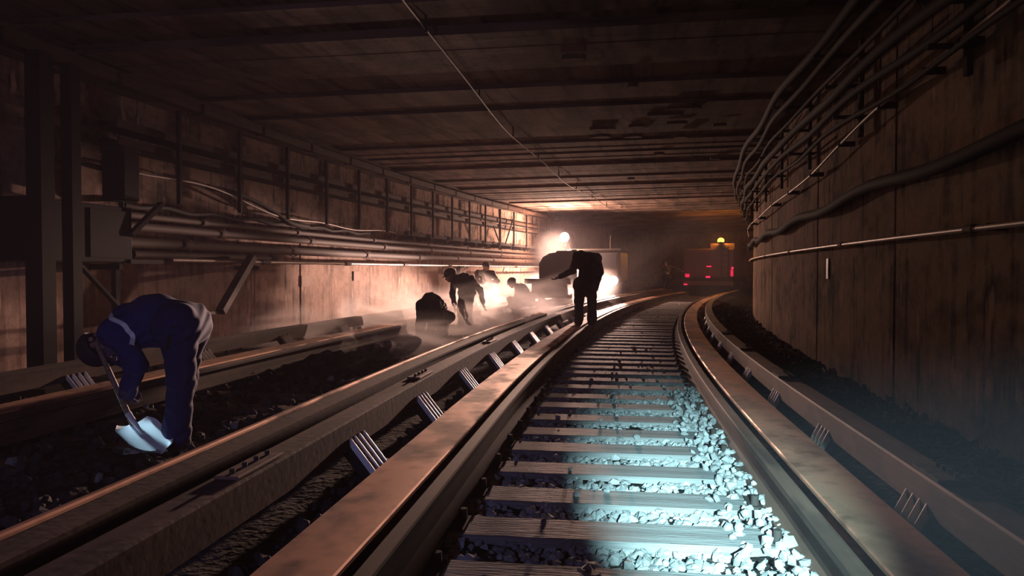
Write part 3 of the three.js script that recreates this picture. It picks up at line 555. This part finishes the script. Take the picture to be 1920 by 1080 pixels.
function nets(bones, cell, k, fold = 0) {          // surface nets over the bones' smooth union
  const lo = V(1e9, 1e9, 1e9), hi = V(-1e9, -1e9, -1e9);
  for (const b of bones) for (const e of [b.a, b.a.clone().add(b.d)]) { const r = Math.max(b.r0, b.r1) + k * 2 + cell * 2; lo.min(e.clone().subScalar(r)); hi.max(e.clone().addScalar(r)); }
  const nx = Math.ceil((hi.x - lo.x) / cell) + 1, ny = Math.ceil((hi.y - lo.y) / cell) + 1, nz = Math.ceil((hi.z - lo.z) / cell) + 1, f = field(bones, k, fold), val = new Float32Array(nx * ny * nz), p = V(0, 0, 0);
  for (let z = 0, i = 0; z < nz; z++) for (let yy = 0; yy < ny; yy++) for (let x = 0; x < nx; x++, i++) val[i] = f(p.set(lo.x + x * cell, lo.y + yy * cell, lo.z + z * cell));
  const at = new Int32Array(nx * ny * nz).fill(-1), pos = [], nor = [], col = [], idx = [];
  const step = [1, nx, nx * ny], corner = [0, 1, nx, nx + 1, nx * ny, nx * ny + 1, nx * ny + nx, nx * ny + nx + 1];
  for (let z = 0; z + 1 < nz; z++) for (let yy = 0; yy + 1 < ny; yy++) for (let x = 0; x + 1 < nx; x++) {
    const i = z * nx * ny + yy * nx + x; let mask = 0;
    for (let c = 0; c < 8; c++) if (val[i + corner[c]] < 0) mask |= 1 << c;
    if (mask === 0 || mask === 255) continue;
    let sx = 0, sy = 0, sz = 0, n = 0;
    for (let c = 0; c < 8; c++) for (const bit of [1, 2, 4]) if (!(c & bit)) {
      const e = c | bit, a = val[i + corner[c]], b = val[i + corner[e]]; if ((a < 0) === (b < 0)) continue;
      const t = a / (a - b); n++;
      sx += (c & 1) + (bit === 1 ? t : 0); sy += ((c >> 1) & 1) + (bit === 2 ? t : 0); sz += ((c >> 2) & 1) + (bit === 4 ? t : 0);
    }
    at[i] = pos.length / 3; p.set(lo.x + (x + sx / n) * cell, lo.y + (yy + sy / n) * cell, lo.z + (z + sz / n) * cell);
    pos.push(p.x, p.y, p.z);
    const e = cell * 0.5, q = p.clone(), g = V(f(q.setX(p.x + e)) - f(q.setX(p.x - e)), 0, 0); q.copy(p);
    g.y = f(q.setY(p.y + e)) - f(q.setY(p.y - e)); q.copy(p); g.z = f(q.setZ(p.z + e)) - f(q.setZ(p.z - e)); g.normalize(); nor.push(g.x, g.y, g.z);
    let best = 1e9, c = null; for (const b of bones) { const d = capsule(p, b); if (d < best) { best = d; c = b.col; } } col.push(...c);
  }
  for (let z = 1; z + 1 < nz; z++) for (let yy = 1; yy + 1 < ny; yy++) for (let x = 1; x + 1 < nx; x++) {
    const i = z * nx * ny + yy * nx + x;
    for (let ax = 0; ax < 3; ax++) {
      const a = val[i] < 0, b = val[i + step[ax]] < 0; if (a === b) continue;
      const u = step[(ax + 1) % 3], v = step[(ax + 2) % 3], q = [at[i], at[i - u], at[i - u - v], at[i - v]];
      if (a) idx.push(q[0], q[1], q[2], q[0], q[2], q[3]); else idx.push(q[0], q[2], q[1], q[0], q[3], q[2]);
    }
  }
  const g = new THREE.BufferGeometry();
  g.setAttribute('position', new THREE.Float32BufferAttribute(pos, 3)); g.setAttribute('normal', new THREE.Float32BufferAttribute(nor, 3)); g.setAttribute('color', new THREE.Float32BufferAttribute(col, 3)); g.setIndex(idx);
  return g;
}
// a hand: palm, four curled fingers of different length, thumb from the side of the palm
function handBones(wrist, dir, side, curl, col, left) {
  const d = dir.clone().normalize(), s = side.clone().addScaledVector(d, -side.dot(d)).normalize(), n = s.clone().cross(d).normalize().multiplyScalar(left ? -1 : 1), out = [];
  const pt = (a, b, c) => wrist.clone().addScaledVector(d, a).addScaledVector(s, b).addScaledVector(n, c);
  out.push(bone(pt(-0.05, 0, 0), pt(0.01, 0, 0), 0.031, 0.027, col));
  for (let k = 0; k < 4; k++) { const b = -0.030 + k * 0.02; out.push(bone(pt(0.015, b * 0.6, 0), pt(0.085, b, 0), 0.017, 0.013, col)); }
  [0.068, 0.078, 0.073, 0.056].forEach((len, k) => {
    let p = pt(0.088, -0.030 + k * 0.02, 0), a = curl * 0.35;
    for (let j = 0; j < 3; j++) { const l = len * [0.45, 0.32, 0.23][j], q = p.clone().addScaledVector(d, Math.cos(a) * l).addScaledVector(n, Math.sin(a) * l); out.push(bone(p, q, 0.0095 - j * 0.0008, 0.0088 - j * 0.0008, col)); p = q; a += curl * 0.45; }
  });
  const t0 = pt(0.03, -0.03, 0.004), t1 = pt(0.06, -0.055, 0.016), t2 = pt(0.082, -0.052, 0.034 * Math.min(1, curl + 0.3));
  out.push(bone(t0, t1, 0.014, 0.011, col), bone(t1, t2, 0.0105, 0.0085, col));
  return out;
}
function headBones(c, up, face, skin, hair) {
  const u = up.clone().normalize(), f = face.clone().addScaledVector(u, -face.dot(u)).normalize(), s = u.clone().cross(f), pt = (a, b, d) => c.clone().addScaledVector(u, a).addScaledVector(f, b).addScaledVector(s, d), o = [];
  o.push(bone(pt(0.035, -0.03, 0), pt(0.04, 0.012, 0), 0.084, 0.078, hair), bone(pt(-0.01, 0.03, 0), pt(-0.075, 0.052, 0), 0.066, 0.044, skin), bone(pt(-0.03, -0.02, 0), pt(-0.02, 0.03, 0), 0.062, 0.06, skin));
  o.push(bone(pt(0.0, 0.092, 0), pt(-0.038, 0.112, 0), 0.009, 0.015, skin), bone(pt(-0.072, 0.09, -0.016), pt(-0.072, 0.09, 0.016), 0.009, 0.009, [0.2, 0.08, 0.06]));
  for (const e of [-1, 1]) { o.push(bone(pt(0.015, -0.005, e * 0.078), pt(-0.03, 0, e * 0.076), 0.014, 0.010, skin)); o.push(bone(pt(0.006, 0.082, e * 0.03), pt(0.006, 0.084, e * 0.032), 0.011, 0.011, [0.02, 0.015, 0.012])); o.push(bone(pt(0.022, 0.084, e * 0.02), pt(0.02, 0.078, e * 0.048), 0.009, 0.008, hair)); }
  return o;
}
const SKIN = [0.30, 0.17, 0.115];
function person(o) {   // o.j: joints in the person's own frame (x to the picture's right, z towards the viewer), feet on y = 0
  const j = {}; for (const k in o.j) j[k] = V(...o.j[k]);
  const c = o.look, b = [], B = o.bulk ?? 1, add = (p, q, r0, r1, col) => b.push(bone(p, q, col === SKIN || col === c.boot ? r0 : r0 * B, col === SKIN || col === c.boot ? r1 : r1 * B, col));
  const mid = (p, q, t) => p.clone().lerp(q, t);
  const sh = j.sl.clone().add(j.sr).multiplyScalar(0.5), hp = j.hl.clone().add(j.hr).multiplyScalar(0.5);
  add(j.hl, j.hr, 0.125, 0.125, c.legs);
  add(mid(hp, sh, 0.12), mid(hp, sh, 0.5).add(j.bow), 0.135, 0.14, c.top); add(mid(hp, sh, 0.5).add(j.bow), mid(hp, sh, 0.85).add(j.bow.clone().multiplyScalar(0.6)), 0.142, 0.128, c.top);
  add(j.sl, j.sr, 0.082, 0.082, c.top); add(mid(sh, hp, 0.22).add(mid(j.sl, sh, 0.45).sub(sh)), mid(sh, hp, 0.22).add(mid(j.sr, sh, 0.45).sub(sh)), 0.105, 0.105, c.top);
  add(sh, j.head.clone().lerp(sh, 0.35), 0.068, 0.056, SKIN);
  for (const q of ['l', 'r']) {
    add(j['s' + q], j['e' + q], 0.068, 0.053, c.top); add(j['e' + q], mid(j['e' + q], j['w' + q], 0.9), 0.052, 0.041, c.top);
    add(mid(j['e' + q], j['w' + q], 0.85), j['w' + q], 0.036, 0.03, c.glove ?? SKIN);
    add(j['h' + q], j['k' + q], 0.102, 0.070, c.legs); add(j['k' + q], j['a' + q], 0.070, 0.060, c.legs); add(mid(j['k' + q], j['a' + q], 0.72), mid(j['k' + q], j['a' + q], 0.97), 0.072, 0.070, c.legs);
    const t = j['toe' + q] ?? j.toe, heel = j['a' + q].clone().addScaledVector(t, -0.04);
    heel.y = 0.042; const tip = j['a' + q].clone().addScaledVector(t, 0.17); tip.y = 0.034; const ball = j['a' + q].clone().addScaledVector(t, 0.1); ball.y = 0.044;
    add(j['a' + q], heel, 0.05, 0.042, c.boot); add(heel, ball, 0.042, 0.044, c.boot); add(ball, tip, 0.044, 0.033, c.boot); add(j['a' + q], ball, 0.046, 0.04, c.boot);
  }
  const parts = [nets(b, o.fine ?? 0.016, 0.018, 0.008)];
  parts.push(nets(headBones(j.head, j.up, j.face, SKIN, c.hair), o.headCell ?? 0.007, 0.008));
  for (const q of ['l', 'r']) parts.push(nets(handBones(j['w' + q], j['g' + q] ?? j['w' + q].clone().sub(j['e' + q]), j['p' + q] ?? V(0, 0, 1), o.curl ?? 0.9, c.glove ?? SKIN, q === 'l'), o.handCell ?? 0.005, 0.004));
  const g = thing('person', o.label, 'person', o.group);
  place(g, o.s, o.off, o.y ?? -0.05); g.rotation.y = o.turn ?? YAW;
  part('body', merge(parts), M.cloth, g);
  if (o.scale) g.scale.setScalar(o.scale);
  const f = field(b, 0.018, 0.008);
  return { g, j, f, bones: b };
}
// strip of tape laid on the clothes: path points are drawn to the surface
function tape(f, pts, w, across, parent, name, mat) {
  const q = pts.map((p) => { const v = p.clone(), e = 0.004; let n = V(0, 1, 0);
    for (let i = 0; i < 12; i++) { const d = f(v); n = V(f(v.clone().setX(v.x + e)) - f(v.clone().setX(v.x - e)), f(v.clone().setY(v.y + e)) - f(v.clone().setY(v.y - e)), f(v.clone().setZ(v.z + e)) - f(v.clone().setZ(v.z - e))).normalize(); v.addScaledVector(n, -(d - 0.006)); }
    return { v, n }; });
  if (across) q.forEach((e, i) => { const p = pts[i]; for (let dy = 0; dy < 0.2; dy += 0.006) { let z = 0.5, hit = false; for (; z > -0.1; z -= 0.004) if (f(V(p.x, p.y - dy, z)) < 0.006) { hit = true; break; } if (hit) { e.v.set(p.x, p.y - dy, z); const h = 0.004; e.n.set(f(V(p.x + h, p.y - dy, z)) - f(V(p.x - h, p.y - dy, z)), f(V(p.x, p.y - dy + h, z)) - f(V(p.x, p.y - dy - h, z)), f(V(p.x, p.y - dy, z + h)) - f(V(p.x, p.y - dy, z - h))).normalize(); break; } } });
  const pos = [], idx = [];
  q.forEach(({ v, n }, i) => {
    const t = q[Math.min(i + 1, q.length - 1)].v.clone().sub(q[Math.max(i - 1, 0)].v).normalize(), s = t.clone().cross(n).normalize().multiplyScalar(w / 2);
    for (const [a, h] of [[-1, 0], [1, 0], [1, -0.008], [-1, -0.008]]) { const p = v.clone().addScaledVector(s, a).addScaledVector(n, h); pos.push(p.x, p.y, p.z); }
    if (i) { const k = i * 4, m = k - 4; for (let e = 0; e < 4; e++) { const e2 = (e + 1) % 4; idx.push(m + e, m + e2, k + e, m + e2, k + e2, k + e); } }
  });
  const g = new THREE.BufferGeometry(); g.setAttribute('position', new THREE.Float32BufferAttribute(pos, 3)); g.setIndex(idx); g.computeVertexNormals();
  return part(name, toCreasedNormals(g, 0.6), mat, parent);
}
function cap(parent, c, up, face, mat, name = 'cap', r = 0.112) {
  const u = up.clone().normalize(), f = face.clone().addScaledVector(u, -face.dot(u)).normalize(), s = u.clone().cross(f);
  const m = new THREE.Matrix4().makeBasis(s, u, f).setPosition(c.clone().addScaledVector(u, 0.03));
  const dome = new THREE.SphereGeometry(r, 24, 12, 0, Math.PI * 2, 0, Math.PI * 0.55).scale(0.92, 1, 1.1).toNonIndexed();
  const peak = new THREE.CylinderGeometry(r * 1.08, r * 1.12, 0.014, 24).scale(0.9, 1, 1.12).translate(0, -0.012, 0.018).toNonIndexed();
  return part(name, merge([dome, peak]).applyMatrix4(m), mat, parent);
}
const NAVY = { top: [0.020, 0.026, 0.13], legs: [0.016, 0.020, 0.095], boot: [0.03, 0.022, 0.018], hair: [0.012, 0.01, 0.01], glove: [0.10, 0.08, 0.12] };
const DARK = { top: [0.022, 0.018, 0.017], legs: [0.02, 0.017, 0.016], boot: [0.015, 0.012, 0.011], hair: [0.012, 0.01, 0.01] };
const OLIVE = { ...DARK, top: [0.035, 0.03, 0.02] }, RED = { ...DARK, top: [0.05, 0.02, 0.022], legs: [0.035, 0.018, 0.02] };

{ // the shoveller in blue, bent double towards the left wall
  const w = person({ label: 'person in navy work clothes bent double with a shovel', s: 4.56, off: -2.83, y: -0.05, fine: 0.012, bulk: 1.17, look: NAVY, curl: 1.7, j: {
    hl: [0.03, 0.79, 0.1], hr: [0.02, 0.79, -0.1], sl: [-0.34, 0.755, 0.165], sr: [-0.37, 0.76, -0.165], bow: [0, 0.05, 0], head: [-0.52, 0.655, 0.02], up: [-0.75, -0.6, 0.1], face: [0.35, -0.9, 0.1],
    el: [-0.17, 0.56, 0.235], wl: [-0.27, 0.36, 0.16], er: [-0.42, 0.56, -0.12], wr: [-0.43, 0.60, 0.02], gl: [-0.25, -0.35, -0.9], gr: [0.05, 0.2, 1], pl: [-0.5, 0.85, 0], pr: [-0.5, 0.85, 0],
    kl: [0.055, 0.43, 0.11], al: [0.02, 0.09, 0.11], kr: [-0.03, 0.42, -0.13], ar: [-0.10, 0.09, -0.15], toe: [-0.96, 0, 0.25] } });
  const P = [[-0.47, 0.86, 0], [-0.42, 0.865, 0], [-0.36, 0.858, 0], [-0.30, 0.838, 0], [-0.25, 0.80, 0], [-0.22, 0.76, 0], [-0.20, 0.72, 0], [-0.19, 0.685, 0]];
  tape(w.f, new THREE.CatmullRomCurve3(P.map((p) => V(...p))).getPoints(28), 0.028, 1, w.g, 'reflective_stripe', M.reflective).userData.label = 'pale reflective stripe over the shoulder';
  tape(w.f, [[0.0, 0.64, 0.24], [0.04, 0.72, 0.24], [0.06, 0.8, 0.22]].map((p) => V(...p)), 0.02, 0, w.g, 'belt_strap', M.cable);
  const hat = cap(w.g, w.j.head, w.j.up, w.j.face, M.hat);
  // head torch shining on the shovel blade
  const lamp = V(-0.565, 0.575, 0.035);
  part('head_torch', rbox(0.05, 0.04, 0.05, 0.01, lamp.x, lamp.y, lamp.z), M.iron, hat);
  const lens = part('head_torch_lens', new THREE.SphereGeometry(0.014, 10, 8).translate(lamp.x + 0.022, lamp.y - 0.024, lamp.z + 0.01), glow(LAMP.headlamp.color, 2), hat);
  spot(w.g, LAMP.headlamp, V(lamp.x + 0.04, lamp.y - 0.045, lamp.z + 0.02), V(-0.13, 0.05, 0.2), 0.30, 0.6, 1);
  const s = thing('shovel', 'bright steel shovel with wooden handle in the navy-clad worker\'s hands', 'shovel');
  s.position.copy(w.g.position); s.rotation.copy(w.g.rotation);
  const a = V(-0.52, 0.71, 0.08), e = V(-0.225, 0.165, 0.175), dir = e.clone().sub(a).normalize();
  part('handle', rod(a, e, 0.016, 0.018, 12), M.handle, s);
  part('grip', merge([rod(a.clone().addScaledVector(V(0.2, 0, 1).normalize(), -0.06), a.clone().addScaledVector(V(0.2, 0, 1).normalize(), 0.06), 0.015)]), M.handle, s);
  const n = 14, m = 18, pos = [], idx = [], uvs = [];   // dished, pointed blade
  const along = V(0.72, -0.46, 0.38).normalize(), across = V(0.55, 0.10, -0.83).addScaledVector(along, -V(0.55, 0.10, -0.83).dot(along)).normalize(), nr = along.clone().cross(across).normalize(); if (nr.y < 0) nr.negate();
  for (const layer of [0, -0.004]) for (let i = 0; i <= m; i++) for (let k = 0; k <= n; k++) {
    const t = i / m, x = (k / n - 0.5) * 2, half = 0.135 * (t < 0.12 ? lerp(0.75, 1, t / 0.12) : t > 0.55 ? Math.sqrt(Math.max(0.0004, 1 - Math.pow((t - 0.55) / 0.46, 2))) : 1);
    const p = e.clone().addScaledVector(along, t * 0.33 - 0.02).addScaledVector(across, x * half).addScaledVector(nr, 0.035 * x * x + 0.018 * t * t - 0.012 + layer + 0.012 * Math.exp(-x * x * 30) * (1 - t)); pos.push(p.x, p.y, p.z); uvs.push(t, x);
  }
  const L = (n + 1) * (m + 1);
  for (let i = 0; i < m; i++) for (let k = 0; k < n; k++) { const q = i * (n + 1) + k; idx.push(q, q + 1, q + n + 1, q + 1, q + n + 2, q + n + 1, L + q, L + q + n + 1, L + q + 1, L + q + 1, L + q + n + 1, L + q + n + 2); }
  const bg = new THREE.BufferGeometry(); bg.setAttribute('position', new THREE.Float32BufferAttribute(pos, 3)); bg.setAttribute('uv', new THREE.Float32BufferAttribute(uvs, 2)); bg.setIndex(idx); bg.computeVertexNormals();
  part('blade', bg, M.shovel, s).userData.label = 'bright dished steel blade';
  part('socket', rod(e.clone().addScaledVector(dir, -0.08), e.clone().addScaledVector(along, 0.10).addScaledVector(nr, 0.004), 0.022, 0.01), M.shovel, s);
}
// upright man with his head bowed, standing beside the tread beam
person({ label: 'person in dark clothes standing head bowed on rail and tread beam', s: 12.6, off: -0.80, y: 0.176, scale: 0.92, bulk: 1.18, turn: 0.05, look: RED, j: {
  hl: [-0.09, 0.74, 0.0], hr: [0.10, 0.74, 0.0], sl: [-0.15, 1.26, -0.12], sr: [0.20, 1.23, -0.08], bow: [0.04, 0.0, 0.1], head: [-0.08, 1.26, -0.34], up: [0, 0.45, -0.9], face: [0, -0.9, -0.4],
  el: [-0.24, 1.0, -0.16], wl: [-0.48, 0.88, -0.16], er: [0.27, 0.98, -0.02], wr: [0.22, 0.76, -0.14], pl: [0, 0, 1], pr: [0, 0, 1],
  kl: [-0.12, 0.42, -0.03], al: [-0.12, 0.09, 0.03], kr: [0.12, 0.42, 0.0], ar: [0.12, 0.09, 0.03], toe: [-0.3, 0, -0.95] } });
// man bent over with his back towards the lamps
person({ label: 'person stooping lowest with rounded back in the smoke', s: 10.9, off: -2.98, look: OLIVE, group: null, j: {
  hl: [-0.09, 0.60, 0.05], hr: [-0.06, 0.60, -0.14], sl: [0.10, 0.62, 0.14], sr: [0.16, 0.58, -0.16], bow: [-0.02, 0.07, 0], head: [0.26, 0.45, 0.0], up: [0.6, -0.75, 0], face: [-0.6, -0.6, 0],
  el: [0.17, 0.36, 0.17], wl: [0.17, 0.16, 0.12], er: [0.20, 0.34, -0.15], wr: [0.20, 0.14, -0.1],
  kl: [-0.13, 0.34, 0.12], al: [-0.15, 0.09, 0.06], kr: [0.02, 0.34, -0.2], ar: [-0.04, 0.09, -0.16], toe: [0.9, 0, 0.4] } });
// taller man leaning forward, arms hanging
{
  const w = person({ label: 'person in a cap leaning forward with arms hanging in the smoke', s: 13.5, off: -3.2, look: DARK, j: {
    hl: [0.02, 0.74, 0.1], hr: [0.10, 0.74, -0.1], sl: [-0.16, 0.98, 0.18], sr: [0.12, 0.98, -0.02], bow: [0.02, 0.06, 0], head: [-0.24, 1.06, 0.10], up: [-0.35, 0.9, 0.1], face: [-0.9, -0.45, 0.2],
    el: [-0.20, 0.72, 0.24], wl: [-0.16, 0.50, 0.22], er: [0.31, 0.78, 0.0], wr: [0.36, 0.54, 0.06],
    kl: [-0.06, 0.42, 0.12], al: [-0.02, 0.09, 0.1], kr: [0.08, 0.42, -0.12], ar: [0.10, 0.09, -0.1], toe: [-0.9, 0, 0.3] } });
  cap(w.g, w.j.head, w.j.up, w.j.face, M.hat);
}
{ // man farther back with forearms raised
  const w = person({ label: 'person with folded forearms standing by the left wall in the smoke', s: 19, off: -4.45, look: OLIVE, y: -0.25, j: {
    hl: [-0.09, 0.86, 0.0], hr: [0.09, 0.86, 0.0], sl: [-0.20, 1.28, 0.02], sr: [0.18, 1.27, 0.0], bow: [0, 0, -0.03], head: [0.02, 1.46, 0.03], up: [0.1, 1, 0.1], face: [0.7, -0.3, 0.6],
    el: [-0.24, 1.04, 0.14], wl: [0.05, 1.02, 0.24], er: [0.34, 1.06, 0.08], wr: [0.08, 1.06, 0.26], gl: [1, 0, 0.1], gr: [-1, 0, 0.1],
    kl: [-0.11, 0.48, 0.05], al: [-0.11, 0.09, 0.0], kr: [0.11, 0.48, 0.05], ar: [0.11, 0.09, 0.0], toe: [0.4, 0, 0.9] } });
}
{ // crouching man
  const w = person({ label: 'person crouching low in front of the works trolley', s: 18, off: -3.28, look: DARK, j: {
    hl: [0.1, 0.40, 0.1], hr: [0.16, 0.40, -0.08], sl: [0.0, 0.74, 0.16], sr: [0.14, 0.70, -0.16], bow: [0.05, 0.05, 0], head: [-0.13, 0.84, 0.03], up: [-0.5, 0.8, 0], face: [-0.8, -0.5, 0.1],
    el: [-0.04, 0.46, 0.2], wl: [-0.2, 0.3, 0.14], er: [0.24, 0.5, -0.2], wr: [0.30, 0.28, -0.1],
    kl: [-0.2, 0.44, 0.16], al: [-0.05, 0.09, 0.14], kr: [-0.12, 0.42, -0.14], ar: [0.04, 0.09, -0.12], toe: [-0.95, 0, 0.2] } });
  cap(w.g, w.j.head, w.j.up, w.j.face, M.hat);
}
{ // far man beside the truck, arms spread
  const w = person({ label: 'person with arms spread beside the far service truck', s: 35, off: -2.15, look: { ...DARK, top: [0.06, 0.05, 0.06] }, fine: 0.024, headCell: 0.012, handCell: 0.008, j: {
    hl: [-0.09, 0.84, 0.0], hr: [0.09, 0.84, 0.0], sl: [-0.2, 1.3, -0.03], sr: [0.2, 1.3, -0.03], bow: [0, 0, 0.04], head: [-0.06, 1.5, -0.02], up: [-0.1, 1, 0.1], face: [-0.4, -0.3, 0.8],
    el: [-0.44, 1.14, 0.05], wl: [-0.54, 0.92, 0.12], er: [0.46, 1.2, 0.0], wr: [0.68, 1.12, 0.05],
    kl: [-0.13, 0.46, 0.04], al: [-0.16, 0.09, 0.0], kr: [0.15, 0.46, 0.04], ar: [0.2, 0.09, 0.0], toe: [0, 0, 1] } });
  tape(w.f, [[-0.2, 1.02, 0.3], [-0.1, 1.02, 0.35], [0, 1.02, 0.35], [0.1, 1.02, 0.35], [0.2, 1.02, 0.3]].map((p) => V(...p)), 0.06, 0, w.g, 'reflective_stripe', M.reflective);
}

// ------------------------------------------------------------------ smoke and dust raised by the work
{
  const wisp = (k) => tex(256, 128, 1, 1, (u, v) => {
    const edge = smooth(0, 0.22, u) * smooth(1, 0.78, u) * smooth(0, 0.06, v) * smooth(1, 0.45, v);
    const w = fbm(u * 5 + k * 1.7, v * 3 + k * 2.3 + 0.4 * Math.sin(u * 9 + k), 256, 256, 5);
    return grey(clamp(edge * smooth(0.05, 0.58, w) * 1.1, 0, 1));
  }, false);
  const maps = [wisp(1), wisp(5), wisp(11), wisp(17)];
  [[9.4, -3.7, 4.2, 0.6, 0.30], [12.0, -3.6, 4.2, 0.85, 0.5], [14.2, -3.1, 3.8, 1.0, 0.66], [15.6, -3.6, 4.0, 0.85, 0.5], [18.9, -3.6, 4.0, 0.95, 0.5], [20.6, -3.3, 4.6, 1.3, 0.10], [23.0, -1.4, 8.4, 3.2, 0.07]].forEach(([s, off, w, h, op], i) => {  // the last, tall veil is added for a halo of haze round the lamps
    const nu = 40, nv = 16, pos = [], uv = [], idx = [];
    for (let b = 0; b <= nv; b++) for (let a = 0; a <= nu; a++) {
      const u = a / nu, v = b / nv, ds = 1.1 * (fbm(u * 3 + i * 9, v * 2 + i * 5, 256, 256, 3) - 0.5) + 0.45 * Math.sin(u * 7 + i * 2) + v * 0.5 * Math.sin(i + u * 3);
      const p = F(s + ds, off + (u - 0.5) * w + v * 0.12, -0.03 + v * h * (0.8 + 0.5 * noise(u * 4 + i * 3, i)));
      pos.push(p.x, p.y, p.z); uv.push(u, v);
      if (a < nu && b < nv) { const k = b * (nu + 1) + a; idx.push(k, k + 1, k + nu + 1, k + 1, k + nu + 2, k + nu + 1); }
    }
    const g = new THREE.BufferGeometry(); g.setAttribute('position', new THREE.Float32BufferAttribute(pos, 3)); g.setAttribute('uv', new THREE.Float32BufferAttribute(uv, 2)); g.setIndex(idx); g.computeVertexNormals();
    const m = new THREE.MeshPhysicalMaterial({ color: new THREE.Color(0.9, 0.84, 0.82), roughness: 1, specularIntensity: 0, transmission: 0.55, thickness: 0, transparent: true, opacity: op, alphaMap: maps[i % 4], side: THREE.DoubleSide });
    solo('drifting_smoke', g, m, 'pale drifting smoke low over the dug-up track', 'smoke', 'smoke over the dug-up track', 'stuff');
  });
}
renderer.render(scene, camera);
